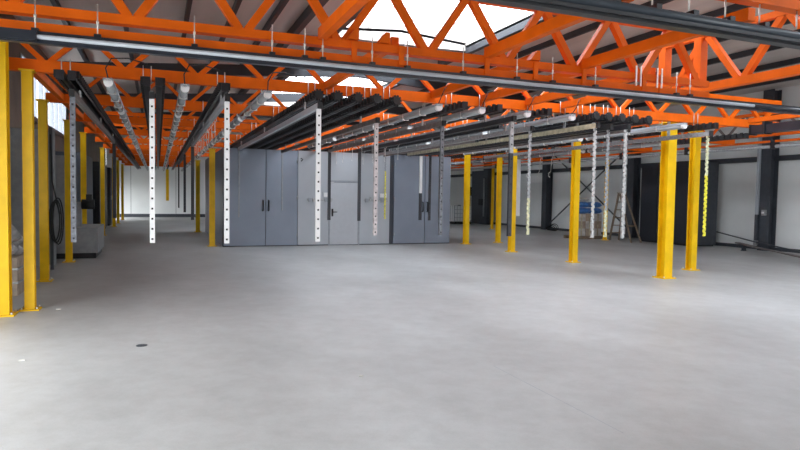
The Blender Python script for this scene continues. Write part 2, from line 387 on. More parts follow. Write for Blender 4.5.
words = ['first', 'second', 'third', 'fourth', 'fifth', 'sixth', 'seventh', 'eighth', 'ninth', 'tenth', 'eleventh', 'twelfth']
for k, y in enumerate((13.24, 16.48, 19.72, 22.96, 26.2, 29.44, 32.7, 35.95, 39.2, 42.4)):
    far = 15.85 if y < 30 else 1.8
    truss_x(y, -1.95, far, Z0, Z1, ZT, 0.58, 'orange lattice truss, %s behind the one where the rails end' % words[k], pitch=1.02, dw=0.06)
T0 = truss_x(4.3, 1.2, 7.75, 3.60, 3.70, 4.25, 0.6, 'orange lattice truss over the black overhead pipe with clamps', pitch=1.06)
# lower beam hung below the first truss
lb = thing('hung_girder', 'lower orange box beam hung under the front truss by plates', 'beam', (2, 6.7, 3.175))
MB().box(-2.5, 6.48, 6.64, 6.76, 3.175, 3.272).build('beam', M['orange'], lb)
for x in (-1.9, 2.05, 2.62, 3.75, 4.45, 5.2, 6.2):
    MB().box(x-0.03, x+0.03, 6.612, 6.638, 3.205, 3.42).build('hanger_plate', M['orange'], lb)
MB().box(-2.5, -1.72, 6.58, 6.635, 3.205, 3.48).build('end_bracket', M['orange'], lb)
for x in (2.05, 2.42, 4.45):
    MB().poly([(x-0.09, 6.6, 3.44), (x+0.05, 6.6, 3.44), (x+0.05, 6.6, 3.56), (x, 6.6, 3.56)], (0, 0.12, 0)).build('gusset', M['orange'], lb)
for x in (6.05, 6.13, 6.42, 6.5):
    MB().box(x-0.012, x+0.012, 6.60, 6.612, 3.25, 3.52).build('clamp_strap', M['zinc'], lb)
MB().box(6.49, 7.42, 6.63, 6.75, 3.178, 3.272).build('stub_beam', M['orange'], lb)
# longitudinal tie beams
def tie(x, y0, y1, label, group, z0=3.44, wd=0.09, ht=0.12):
    o = MB().box(x-wd/2, x+wd/2, y0, y1, z0, z0+ht).build('tie_beam', M['orange']); tag(o, label, 'beam', group); return o
for x, nm in ((1.68, 'sloping past the skylight edge'), (3.75, 'crossing in front of the skylight corner'), (5.2, 'running under the black overhead pipe')):
    tie(x, 4.2, 6.63, 'orange tie beam in front of the front truss, '+nm, 'tie beams before the front truss', 3.40)
for k, x in enumerate((2.6, 4.55, 5.55, 6.5, 7.3)):
    tie(x, 6.77, 9.93, 'orange tie beam behind the front truss, %s from the long aisle' % words[k], 'tie beams between front and second truss', 3.445)
for k in range(9):
    y = 10.07+3.24*k
    tie(-1.68, y, y+3.1, 'orange tie beam over the side posts, %s behind the rail end truss' % words[k], 'tie beams over the side row', 3.40)
for k in range(4):
    y = 10.07+3.24*k
    tie(10.35, y, y+3.1, 'orange tie beam over the inner posts, %s behind the wide post' % words[k], 'tie beams over the inner row', 3.40)
    tie(12.1, y, y+3.1, 'orange tie beam over the outer posts, %s behind the rail end truss' % words[k], 'tie beams over the outer row', 3.40)
tie(12.1, 4.0, 9.7, 'orange tie beam lying on the dark box rail', 'tie beam at the dark box rail', 3.42, 0.14, 0.10)
# lengthwise trusses
def truss_y(x, y0, y1, z0, zt, label, bot, pitch, dw=0.09, ext=(), dm='orange'):
    t = thing('lattice_truss', label, 'truss', (x, (y0+y1)/2, z0), 'lengthwise trusses')
    MB().box(x-0.06, x+0.06, y0, y1, z0-0.06, z0+0.06).build('bottom_chord', M['orange'], t)
    MB().box(x-0.05, x+0.05, y0, y1, zt, zt+0.09).build('top_chord', M['orange'], t)
    j = bot
    while j < y1+0.01:
        for d in (-1, 1):
            e = j+d*pitch/2*0.93
            if y0 <= e <= y1: MB().bar((x, j+d*0.05, z0+0.05), (x, e, zt+0.01), dw, dw, (1, 0, 0)).build('diagonal', M[dm], t)
        j += pitch
    for y in ext: MB().box(x-0.07, x+0.07, y-0.07, y+0.07, z0+0.06, zt).build('vertical', M['orange'], t)
    return t
truss_y(7.9, 2.6, 8.05, 3.45, 4.22, 'orange lengthwise truss with upright ends meeting the front truss', 3.9, 1.3, ext=(7.97, 7.25))
truss_y(16.0, 9.5, 30.0, 3.6, 4.15, 'long orange lengthwise truss before the pale side wall', 10.0, 1.2, dw=0.05, dm='brownbar')

# ------------------------------------------------------------------ cross tracks (front pipe and upper pipe)
ct = thing('cross_track', 'silver pipe with black track crossing under the front truss', 'track', (3, 6.55, 3.05))
MB().box(-3.1, 10.6, 6.55, 6.62, 3.06, 3.172).build('black_track', M['navy'], ct)
MB().tube([(-1.03, 6.525, 3.115), (8.2, 6.525, 3.115)], 0.022, 14).build('pipe', M['silver'], ct)
MB().box(-3.1, -1.03, 6.50, 6.55, 3.075, 3.165).build('track_end', M['navy'], ct)
MB().tube([(8.2, 6.525, 3.115), (10.6, 6.525, 3.115)], 0.025, 14).build('dark_pipe', M['navy'], ct)
for px in (-1.05, -0.53, 0.35, 1.13, 1.48, 1.68, 2.25, 2.68, 3.4, 4.15, 4.68, 5.35, 6.75, 7.0):
    MB().tube([(px, 6.585, 3.16), (px, 6.585, 3.49)], 0.006, 6).build('hanger_rod', M['zinc'], ct)
    MB().box(px-0.03, px+0.03, 6.55, 6.61, 3.172, 3.20).build('clamp', M['black'], ct)
    MB().tube([(px, 6.585, 3.30), (px, 6.585, 3.33)], 0.014, 6).build('nut', M['zinc'], ct)
c2 = thing('overhead_pipe', 'black glossy overhead pipe on a dark rail with clamps', 'pipe', (5, 4.3, 3.25))
MB().tube([(2.0, 4.22, 3.335), (9.5, 4.22, 3.335)], 0.045, 16).build('pipe', M['gunmetal'], c2)
MB().box(2.0, 9.5, 4.16, 4.26, 3.255, 3.285).box(2.0, 9.5, 4.2, 4.3, 3.235, 3.255).build('rail', M['black'], c2)
for px in (2.7, 3.2, 3.62, 4.07, 4.5, 4.95, 5.4, 5.92, 6.4):
    MB().box(px-0.03, px+0.03, 4.19, 4.29, 3.34, 3.41).build('clamp', M['black'], c2)
    MB().tube([(px, 4.28, 3.39), (px, 4.28, 3.60)], 0.008, 6).build('hanger_rod', M['zinc'], c2)

# ------------------------------------------------------------------ conveyor rails
def rail(x, y0, y1, label, group, wheel=False, z=3.2, bolts=False, twin=0):
    t = thing('conveyor_rail', label, 'rail', (x, y0, z), group)
    MB().box(x-0.045, x-0.033, y0, y1, z, z+0.10).box(x+0.033, x+0.045, y0, y1, z, z+0.10).box(x-0.045, x+0.045, y0, y1, z+0.10, z+0.112).box(x-0.033, x-0.012, y0, y1, z, z+0.01).box(x+0.012, x+0.033, y0, y1, z, z+0.01).build('track', M['black'], t)
    if twin:
        u = x+twin
        MB().box(u-0.045, u-0.033, y0, y1, z, z+0.10).box(u+0.033, u+0.045, y0, y1, z, z+0.10).box(u-0.045, u+0.045, y0, y1, z+0.10, z+0.112).build('track', M['black'], t)
        MB().box(u-0.05, u+0.05, y0-0.015, y0, z-0.01, z+0.12).build('end_plate', M['black'], t)
    b = MB(); y = y0+0.06
    while y < min(y1, y0+22):
        b.box(x-0.085, x-0.045, y, y+0.06, z+0.03, z+0.13).box(x+twin+0.045, x+twin+0.085, y, y+0.06, z+0.03, z+0.13); y += 0.17
    tag(b.build('trolley_chain', M['rubber'], t), kind='stuff')
    if wheel:
        MB().tube([(x, y0-0.03, z+0.07), (x, y0+0.02, z+0.07)], 0.068, 14).build('end_wheel', M['rubber'], t)
        b = MB()
        for k in range(10):
            a = k*math.pi/5; c, s = math.cos(a), math.sin(a)
            b.bar((x+0.062*c, y0, z+0.07+0.062*s), (x+0.092*c, y0, z+0.07+0.092*s), 0.03, 0.03)
        b.build('wheel_teeth', M['rubber'], t)
    else:
        MB().box(x-0.05, x+0.05, y0-0.015, y0, z-0.01, z+0.12).build('end_plate', M['black'], t)
    y = 10.0
    while y < y1:
        if y > y0:
            b = MB()
            for d in (-0.055, 0.055):
                b.tube([(x+d, y-0.075, z+0.112), (x+d, y-0.075, 3.58)], 0.007, 6)
            b.build('hanger_rod', M['zinc'], t)
        y += 3.24
    if bolts:
        b = MB(); y = y0+0.3
        while y < y0+14:
            b.tube([(x+0.10, y, z+0.09), (x+0.10, y, z+0.17)], 0.010, 6); y += 0.42
        b.build('chain_pin', M['zinc'], t)
    return t
rail(-1.21, 9.35, 44.0, 'twin black conveyor rail nearest the side row of yellow posts', 'rails of the long aisle', bolts=True, twin=0.14)
rail(-0.14, 9.35, 44.0, 'twin black conveyor rail in the middle of the long aisle', 'rails of the long aisle', twin=0.16)
rail(0.92, 9.35, 44.0, 'black conveyor rail running beside the dark booth side', 'rails of the long aisle', bolts=True)
for k, x in enumerate((2.35, 2.66, 3.0, 3.32, 3.66)):
    rail(x, 9.45, 24.0, 'black toothed wheel rail before the left booth, %s from the long aisle' % words[k], 'five parallel rails before the left booth', wheel=True)
rail(4.85, 9.3, 24.0, 'black conveyor rail leading over the grey booth door', 'rails over the middle booth')
rail(5.53, 9.3, 24.0, 'black conveyor rail between the two white tube light rows', 'rails over the middle booth')
rail(6.56, 9.3, 24.0, 'black conveyor rail leading to the right booth doors', 'rails over the middle booth')
rail(6.88, 11.5, 24.0, 'short black conveyor rail ending above the yellow painted strip', 'rails over the middle booth')
rail(7.31, 9.6, 24.0, 'black conveyor rail right above the beige toothed bar', 'rails over the middle booth')
for k, x in enumerate((7.72, 8.02, 8.34, 8.66, 9.0)):
    rail(x, 9.45, 24.0, 'black toothed wheel rail before the right booth, %s from the beige bar' % words[k], 'five parallel rails before the right booth', wheel=True)
rail(10.75, 9.4, 40.0, 'black conveyor rail outside the inner row of yellow posts', 'rails by the side wall')
rail(13.0, 10.5, 40.0, 'black conveyor rail outside the outer row of yellow posts', 'rails by the side wall')
rr = thing('conduit_rail', 'grey conduit rail with black clamps under the long lengthwise truss', 'rail', (16, 20, 3.2))
MB().tube([(16.0, 8.0, 3.25), (16.0, 40.0, 3.25)], 0.05, 12).build('conduit', M['galv'], rr)
for y in range(9, 40, 3): MB().box(15.93, 16.07, y, y+0.12, 3.18, 3.42).build('clamp', M['black'], rr)
MB().box(15.95, 16.05, 8.0, 40.0, 3.36, 3.42).build('orange_carrier', M['orange'], rr)
br = thing('box_rail', 'dark navy box rail hung under an orange beam by the side wall', 'rail', (12.15, 7, 3.1))
MB().box(12.06, 12.24, 4.0, 9.65, 3.17, 3.36).build('box', M['navy'], br)
MB().box(12.04, 12.26, 9.65, 9.68, 3.15, 3.38).build('end_plate', M['black'], br)
for y in (5.5, 7.5, 9.3): MB().box(12.03, 12.27, y, y+0.06, 3.15, 3.42).build('strap', M['black'], br)

# ------------------------------------------------------------------ load bars and hanging strips
def loadbar(x, y0, y1, m, label, group='load bars under the rails', teeth=False, ht=0.085, z=3.02, lugs=None, lug_z=3.20):
    t = thing('load_bar', label, 'bar', (x, y0, z), group)
    b = MB().box(x-0.03, x+0.03, y0+0.045, y1-0.045, z-ht/2, z+ht/2); b.build('bar', M[m], t)
    e = MB().box(x-0.034, x+0.034, y0, y0+0.045, z-ht/2-0.004, z+ht/2+0.004); e.build('end_cap', M['rubber'], t)
    e = MB().box(x-0.034, x+0.034, y1-0.045, y1, z-ht/2-0.004, z+ht/2+0.004); e.build('end_cap', M['rubber'], t)
    n = max(2, round((y1-y0)/3))
    for y in lugs or [y0+1.0+(y1-y0-1.6)*k/(n-1) for k in range(n)]:
        MB().box(x-0.012, x+0.012, y-0.03, y+0.03, z+ht/2, lug_z).build('suspension_lug', M['galv'], t)
    if teeth:
        b = MB(); y = y0+0.1
        while y < y1-0.1:
            MB().poly([(x, y, z-ht/2), (x, y+0.06, z-ht/2), (x, y+0.03, z-ht/2-0.05)], (0.006, 0, 0)).build('hook_tooth', M['darkstrip'], t); y += 0.12
    return t
def perforated(zt, zb, wd=0.066, dp=0.05, pitch=0.14, hole=0.026):
    """square tube with punched front face: real holes into a hollow section; front is -Y"""
    b = MB(); k = wd/2; h = hole/2; t = 0.003
    zs = [zt-0.1-i*pitch for i in range(int((zt-zb-0.12)/pitch)+1)]
    b.box(-k, -k+t, -dp/2, dp/2, zb, zt); b.box(k-t, k, -dp/2, dp/2, zb, zt); b.box(-k+t, k-t, dp/2-t, dp/2, zb, zt)
    b.box(-k+t, -h, -dp/2, -dp/2+t, zb, zt); b.box(h, k-t, -dp/2, -dp/2+t, zb, zt)
    edges = [zt]+[e for z in zs for e in (z+h, z-h)]+[zb]
    for a, c in zip(edges[::2], edges[1::2]): b.box(-h, h, -dp/2, -dp/2+t, c, a)
    b.box(-k+t, k-t, -dp/2+t, dp/2-t, zb, zb+t)
    return b
def serrated(zt, zb, wd=0.07, pitch=0.09):
    """flat bar with triangular notches cut from alternate sides"""
    b = MB(); k = wd/2; L = []; R = []; z = zt
    while z > zb+pitch:
        L += [(-k, 0, z), (-k, 0, z-pitch*0.45), (-k*0.15, 0, z-pitch*0.7)]
        R += [(k, 0, z), (k*0.15, 0, z-pitch*0.25), (k, 0, z-pitch*0.5)]
        z -= pitch
    L.append((-k, 0, zb)); R.append((k, 0, zb))
    n = len(b.v); m = len(L)
    for d in (-0.012, 0.012): b.v += [(p[0], d, p[2]) for p in L]+[(p[0], d, p[2]) for p in R]
    for i in range(m-1):
        b.f.append([n+i, n+i+1, n+m+i+1, n+m+i]); b.f.append([n+2*m+i, n+3*m+i, n+3*m+i+1, n+2*m+i+1])
        b.f.append([n+i, n+2*m+i, n+2*m+i+1, n+i+1]); b.f.append([n+m+i, n+m+i+1, n+3*m+i+1, n+3*m+i])
    b.f.append([n+m-1, n+3*m-1, n+4*m-1, n+2*m-1]); b.f.append([n, n+m, n+3*m, n+2*m])
    return b
def strip(x, y, m, label, style='perf', zb=1.0, m2=None, zsplit=2.0, zt=2.975, group='hanging strips', wd=0.066, cat='strip'):
    t = thing('hanging_strip', label, cat, (x, y, zb), group)
    mk = (lambda a, c: perforated(a, c, wd)) if style == 'perf' else ((lambda a, c: serrated(a, c, wd)) if style == 'saw' else (lambda a, c: MB().box(-wd/2, wd/2, -0.02, 0.02, c, a).box(-wd/2-0.008, -wd/2, -0.03, 0.03, c, a).box(wd/2, wd/2+0.008, -0.03, 0.03, c, a)))
    def put(nm, mm, a, c):
        me = mk(a, c).mesh(nm, M[mm]); o = inst(nm, me, t, (0, 0, -zb)); return o
    if style == 'perf':
        inst('hole_shade_core', MB().box(-wd/2+0.004, wd/2-0.004, -0.012, 0.02, zb+0.006, zt-0.065).mesh('hole_shade_core', M['rubber']), t, (0, 0, -zb))  # black block behind the holes, stands in for shade inside the hollow tube
    if m2: put('upper_profile', m, zt, zsplit); put('lower_profile', m2, zsplit, zb)
    else: put('profile', m, zt, zb)
    inst('hook_pin', MB().tube([(0, 0, zt-0.06), (0, 0, zt+0.02)], 0.014, 8).mesh('hook_pin', M['black']), t, (0, 0, -zb))
    return t
BARS = [  # x, y0, y1, bar material, bar label, front strip, rear strip
 (-1.07, 9.3, 18.0, 'galv', 'galvanised load bar beside the twin rail by the side row', ('dullgalv', None, 'perf', 'dull galvanised perforated strip hanging before the low machine plinth', {}), ('darkstrip', None, 'flat', 'dark thin strip hanging at the rear of the side row rail', {})),
 (-0.07, 9.0, 18.0, 'navy', 'dark load bar under the aisle centre rail', ('white', None, 'perf', 'white perforated strip hanging in the middle of the long aisle', {}), None),
 (0.90, 8.75, 18.0, 'grey', 'grey load bar under the rail by the dark booth side', ('white', None, 'perf', 'white perforated strip hanging before the booth corner', {}), ('darkstrip', None, 'flat', 'dark strip hanging beside the dark booth side wall', {'zb': 0.95})),
 (2.23, 8.85, 18.6, 'silver', 'bright grey load bar under the first toothed wheel rail', ('white', None, 'perf', 'white perforated strip hanging beside the grey door handle', {}), ('grey', None, 'flat', 'thin grey strip hanging before the left leaf of the left booth doors', {'wd': 0.025})),
 (3.58, 10.1, 19.0, 'brownbar', 'brown grey load bar under the last toothed wheel rail of the left five', ('pinkwhite', None, 'perf', 'stained white perforated strip hanging between the sockets and the yellow painted strip', {}), ('grey', None, 'flat', 'thin grey strip hanging before the right leaf of the left booth doors', {'zb': 1.2, 'wd': 0.025})),
 (4.78, 9.93, 17.9, 'brownbar', 'brown grey load bar ending over the grey door', ('dullgalv', None, 'perf', 'dull grey perforated strip hanging before the right booth doors', {'wd': 0.06}), ('darkstrip', None, 'flat', 'black strip hanging just left of the grey door', {'zb': 0.95})),
 (5.53, 8.8, 17.3, 'black', 'black load bar ending above the sockets', ('galv', 'darkstrip', 'perf', 'perforated strip, grey above and black below, overlapping the third inner yellow post', {'zb': 1.05, 'zsplit': 2.45}), ('darkstrip', None, 'flat', 'black strip hanging just right of the grey door', {'zb': 0.95})),
 (6.6, 9.86, 18.6, 'galv', 'galvanised load bar with rusty edge toward the partition end', ('galv', 'paleyel', 'saw', 'notched strip, grey above and pale yellow below, beside the dark wall column', {'zsplit': 1.7}), None),
 (6.86, 12.5, 18.7, 'brownbar', 'short brown grey load bar ending before the light partition', None, ('grey', 'ystrip', 'saw', 'thin notched strip with bright yellow lower half before the light partition', {'zb': 0.95, 'zsplit': 2.5, 'wd': 0.05})),
 (7.34, 8.9, 17.9, 'beige', 'beige toothed load bar above the inner yellow posts', ('offwhite', None, 'saw', 'white notched strip hanging before the blue sacks', {}), None),
 (7.72, 9.0, 17.8, 'black', 'black load bar under the first toothed wheel rail of the right five', ('galv', 'paleyel', 'saw', 'dull grey notched strip hanging beside the ladder', {'zsplit': 1.5}), ('white', 'darkstrip', 'flat', 'strip with white upper and black lower half before the right booth doors', {'zb': 0.95, 'zsplit': 1.8})),
 (7.95, 8.8, 17.6, 'black', 'black load bar under the second toothed wheel rail of the right five', ('offwhite', None, 'saw', 'white notched strip hanging in front of the wooden ladder', {}), ('darkstrip', None, 'perf', 'dark perforated strip hanging at the right booth door gap', {'zb': 0.95})),
 (8.30, 9.2, 17.6, 'brownbar', 'brown grey load bar under the third toothed wheel rail of the right five', ('galv', None, 'flat', 'thin bright metal strip hanging beside the dark oven block', {'zb': 0.95, 'wd': 0.02}), ('brownbar', None, 'perf', 'brown grey strip hanging before the right booth door leaf', {'zb': 1.05})),
 (10.08, 8.9, 17.9, 'galv', 'pale galvanised load bar beside the wide yellow post', ('paleyel', 'ystrip', 'saw', 'pale notched strip with yellow lower half before the pale side wall', {'zsplit': 2.2}), None),
]
for x, y0, y1, m, lab, fs, rs in BARS:
    loadbar(x, y0, y1, m, lab, teeth=(m == 'beige'), **({'lugs': (10.0, 13.24, 16.48), 'lug_z': 3.37} if x == 10.08 else {}))
    for s, y in ((fs, y0+0.1), (rs, y1-0.1)):
        if s: strip(x, y, s[0], s[3], s[2], m2=s[1], **s[4])
loadbar(0.9, 23.0, 30.2, 'darkstrip', 'dark load bar far down the long aisle')
strip(0.9, 23.2, 'darkstrip', 'black strip hanging far down the aisle before the white back wall', 'flat')
strip(0.9, 29.9, 'darkstrip', 'thin brown dark strip hanging far down the aisle past the black strip', 'flat', wd=0.045)
loadbar(0.5, 32.2, 36.5, 'darkstrip', 'dark load bar at the far end of the aisle', lugs=(32.7, 35.95), lug_z=3.37)
strip(0.5, 36.1, 'yellow', 'short yellow strip hanging before the white back wall', 'flat', zb=1.25, wd=0.14)
strip(12.95, 20.3, 'white', 'wide white column strip hanging behind the inner posts', 'flat', zb=1.0, wd=0.2, zt=3.19)

# wire hooks on load bars
def hook_mesh():
    pts = [(0, 0, 0.02), (0.02, 0, 0.03), (0.03, 0, 0.0), (0.0, 0, -0.03)]+[(0.0, 0.02*k/4, -0.03-0.05*k) for k in range(1, 5)]
    pts += [(0, 0.03+0.04*math.sin(a), -0.24-0.04*(1-math.cos(a))) for a in (0.6, 1.2, 1.9, 2.5, 3.0)]
    return MB().tube(pts, 0.006, 5).mesh('wire_hook', M['zinc'])
HK = hook_mesh()
def hooks(x, y0, y1, n, label, group, z=2.975):
    for k in range(n):
        o = inst('wire_hook', HK, None, (x+0.034, y0+(y1-y0)*k/max(1, n-1), z), random.uniform(-0.6, 0.6)); o.scale = (1, 1, 1.15)
        tag(o, label, 'hook', group)
hooks(0.9, 11.2, 17.3, 10, 'bent wire hook on the load bar beside the dark booth side', 'hooks beside the booth side')
hooks(4.78, 14.0, 17.2, 5, 'bent wire hook on the load bar above the grey door', 'hooks above the grey door')
hooks(5.53, 14.2, 16.9, 4, 'bent wire hook on the black load bar above the sockets', 'hooks above the sockets')

# ------------------------------------------------------------------ tube lights
LM = {}
def lights(x, y0, n, label, group, z=3.17, L=3.0, cable=True):
    if not LM:
        LM['h'] = MB().box(-0.06, 0.06, 0, L, 0.05, 0.09).mesh('housing', M['grey'])
        LM['t'] = MB().tube([(0, 0.06, 0.03), (0, L-0.06, 0.03)], 0.055, 14).mesh('diffuser_tube', M['tube'])
        LM['e'] = MB().tube([(0, 0, 0.03), (0, 0.06, 0.03)], 0.06, 14).mesh('end_cap', M['white'])
        LM['c'] = MB().box(-0.062, 0.062, 0, 0.018, -0.028, 0.092).mesh('clip', M['zinc'])
        LM['r'] = MB().tube([(0, 0, 0.09), (0, 0, 0.20)], 0.006, 6).mesh('hanger_wire', M['zinc'])
    for k in range(n):
        t = thing('tube_light', label+', %s from the near end' % words[k], 'light', (x, y0+k*3.24, z), group)
        inst('housing', LM['h'], t); inst('diffuser_tube', LM['t'], t); inst('end_cap', LM['e'], t); inst('end_cap', LM['e'], t, (0, L-0.06, 0))
        for c in (0.7, 1.5, 2.3): inst('clip', LM['c'], t, (0, c, 0))
        for c in (0.61, 0.69): inst('hanger_wire', LM['r'], t, (0, c, 0))
        if cable and k == 0:
            MB().tube([(x, y0+0.05, z+0.08), (x-0.02, y0-0.12, z+0.2), (x+0.05, y0-0.1, z+0.34), (x+0.25, y0+0.1, z+0.40), (x+0.5, y0+0.3, z+0.38)], 0.009, 6).build('cable', M['rubber'], t)
lights(-0.63, 9.35, 11, 'dusty tube light in the aisle row beside the side posts', 'tube lights of the aisle, post side')
lights(0.37, 9.35, 11, 'dusty tube light in the aisle row beside the centre rail', 'tube lights of the aisle, centre side')
lights(1.55, 9.35, 11, 'tube light in the row next to the toothed wheel rails', 'tube lights along the booth side')
lights(4.40, 9.35, 3, 'white tube light in the row ending above the light partition', 'tube lights over the partition')
lights(5.22, 9.35, 3, 'white tube light in the row between the middle rails', 'tube lights between the middle rails')
lights(6.15, 9.35, 3, 'white tube light in the row over the right booth doors', 'tube lights over the right booth')
lights(7.12, 9.35, 3, 'white tube light in the row beside the beige toothed bar', 'tube lights by the beige bar')
lights(9.85, 9.35, 3, 'white tube light in the row along the inner yellow posts', 'tube lights along the inner posts', cable=False)
lights(12.5, 9.35+3.24, 5, 'white tube light in the row along the outer yellow posts', 'tube lights along the outer posts', cable=False)

# ------------------------------------------------------------------ booths
BH = 3.15
def handle(x, y, z, parent):
    MB().tube([(x, y, z-0.17), (x, y-0.06, z-0.15), (x, y-0.06, z+0.15), (x, y, z+0.17)], 0.022, 8).build('handle', M['rubber'], parent)
def booth(name, label, x0, x1, xm, leaf, side_x, side_mat, y1=28.0):
    t = thing(name, label, 'booth', ((x0+x1)/2, 20.0, 0))
    MB().box(x0, x1, 20.06, 20.12, 0, BH).build('front_frame', M['seam'], t)
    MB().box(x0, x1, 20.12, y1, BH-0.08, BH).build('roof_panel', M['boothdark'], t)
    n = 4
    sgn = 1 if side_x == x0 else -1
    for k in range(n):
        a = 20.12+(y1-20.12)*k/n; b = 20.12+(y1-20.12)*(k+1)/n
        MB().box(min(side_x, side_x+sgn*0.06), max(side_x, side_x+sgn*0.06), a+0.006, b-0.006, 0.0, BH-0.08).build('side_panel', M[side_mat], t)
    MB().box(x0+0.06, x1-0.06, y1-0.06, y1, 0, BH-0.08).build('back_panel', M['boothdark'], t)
    for a, b, hx in ((x0, xm, xm-0.09), (xm, x1, xm+0.09)):
        d = MB().box(a+0.012, b-0.012, 20.0, 20.06, 0.03, BH-0.01).build('door_leaf', M[leaf], t)
        handle(hx, 20.0, 1.33, d)
        for z in (0.35, 1.6, 2.8):
            xx = a+0.03 if hx > (a+b)/2 else b-0.03
            MB().tube([(xx, 19.985, z-0.06), (xx, 19.985, z+0.06)], 0.014, 8).build('hinge', M['galv'], d)
    return t
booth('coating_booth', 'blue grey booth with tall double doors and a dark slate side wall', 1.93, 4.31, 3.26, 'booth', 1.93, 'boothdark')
booth('coating_booth', 'blue grey booth with double doors beside the corner yellow post', 7.70, 9.92, 8.9, 'booth', 9.92, 'booth')
pt = thing('booth_partition', 'light grey panel wall with a grey door between the two booths', 'partition', (6, 20, 0))
for a, b, z0, z1 in ((4.315, 5.36, 0.03, BH), (5.36, 6.46, 2.2, BH), (6.46, 7.56, 0.03, BH)):
    MB().box(a+0.004, b-0.004, 20.02, 20.1, z0, z1).build('panel', M['partition'], pt)
MB().box(4.315, 7.6, 20.03, 20.09, 0, 0.03).box(7.56, 7.70, 20.05, 20.1, 0, BH).build('floor_seal', M['seam'], pt)
MB().box(5.36, 5.41, 20.0, 20.1, 0.0, 2.2).box(6.41, 6.46, 20.0, 20.1, 0.0, 2.2).box(5.41, 6.41, 20.0, 20.1, 2.14, 2.2).build('door_frame', M['grey'], pt)
d = MB().box(5.42, 6.40, 20.015, 20.07, 0.02, 2.13).build('door_leaf', M['doorgrey'], pt)
MB().box(5.46, 5.52, 20.0, 20.015, 0.98, 1.24).build('lock_plate', M['rubber'], d)
MB().tube([(5.49, 20.0, 1.13), (5.49, 19.95, 1.13), (5.64, 19.95, 1.13)], 0.013, 8).build('lever', M['rubber'], d)
MB().tube([(4.4, 19.99, 2.9), (4.4, 19.97, 2.9), (4.46, 19.95, 2.86), (4.4, 19.95, 2.80)], 0.015, 6).build('wall_hook', M['rubber'], pt)
for a, lab, n in ((4.62, 'row of wall sockets on the light partition left of the door', 6), (6.62, 'row of wall sockets on the light partition right of the door', 6)):
    s = thing('socket_rail', lab, 'socket', (a, 20.0, 1.5), 'socket rails by the grey door')
    MB().box(a, a+0.86, 19.985, 20.018, 1.50, 1.58).build('rail', M['galv'], s)
    for k in range(n):
        if k == 3: continue
        z = 1.47+0.05*(k % 2 if a > 5 else 0)
        MB().box(a+0.03+k*0.14, a+0.13+k*0.14, 19.93, 19.985, z, z+0.13).build('socket', M['galv'] if k % 2 else M['grey'], s)
    MB().box(a+0.55, a+0.78, 19.92, 19.985, 1.64, 1.78).build('upper_socket', M['white'], s)

# ------------------------------------------------------------------ right side things
ov = thing('dark_oven', 'tall dark navy oven block standing before the pale side wall', 'oven', (19.0, 18, 0))
MB().box(18.42, 19.5, 16.9, 19.6, 0.06, 3.15).build('body', M['oven'], ov)
for a, b in ((16.92, 17.8), (17.82, 18.7), (18.72, 19.58)):
    MB().box(18.38, 18.42, a, b, 0.1, 3.12).build('door_panel', M['oven'], ov)
MB().box(18.46, 19.46, 16.94, 19.56, 0, 0.06).build('plinth', M['black'], ov)
MB().box(18.42, 19.5, 16.86, 16.9, 0.06, 3.15).build('edge_trim', M['steel'], ov)
# duct on the column and switch
dc = thing('cable_duct', 'silver cable duct running down the dark wall column', 'duct', (XR-0.6, 15.2, 0.1))
MB().box(XR-0.56, XR-0.48, 15.16, 15.26, 1.25, 4.0).build('upper_duct', M['silver'], dc)
MB().box(XR-0.56, XR-0.48, 15.16, 15.26, 0.25, 1.25).build('lower_duct', M['steel'], dc)
MB().box(XR-0.57, XR-0.47, 15.15, 15.27, 0.18, 0.34).build('foot_box', M['galv'], dc)
sw = thing('isolator_switch', 'small grey isolator switch box on the dark wall column', 'switch', (XR-0.5, 14.95, 1.2))
MB().box(XR-0.55, XR-0.462, 14.88, 15.02, 1.22, 1.42).build('box', M['galv'], sw)
MB().box(XR-0.60, XR-0.55, 14.92, 14.98, 1.29, 1.35).build('knob', M['white'], sw)
# long bars leaning / lying on trestles along the wall
for pts, wd, mm, lab in (
    ([(19.8, 17.3, 0.56), (19.36, 15.3, 0.32), (19.2, 13.0, 0.06), (19.14, 12.5, 0.022)], 0.05, 'steel', 'straight dark steel bar leaning from the pale wall to the floor'),
    ([(18.95, 15.5, 0.25), (18.35, 14.3, 0.19), (17.8, 13.2, 0.165), (16.95, 11.8, 0.15), (16.3, 10.7, 0.14)], 0.16, 'brownbar', 'flat curved brown steel bar lying on low dark blocks')):
    b = MB()
    for p, q in zip(pts[:-1], pts[1:]): b.bar(p, q, wd, 0.035)
    tag(b.build('steel_bar', M[mm]), lab, 'bar', 'steel bars by the side wall')
for x, y, h, lab in ((16.45, 10.95, 0.12, 'low dark steel block under the near end of the brown steel bar'), (18.72, 15.05, 0.205, 'taller dark steel block under the wall end of the brown steel bar')):
    t = thing('steel_block', lab, 'block', (x, y, 0), 'steel blocks under the brown bar')
    MB().box(x-0.08, x+0.08, y-0.03, y+0.03, 0.012, h).build('upright', M['steel'], t)
    MB().box(x-0.10, x+0.10, y-0.06, y+0.06, 0, 0.012).build('foot_plate', M['steel'], t)
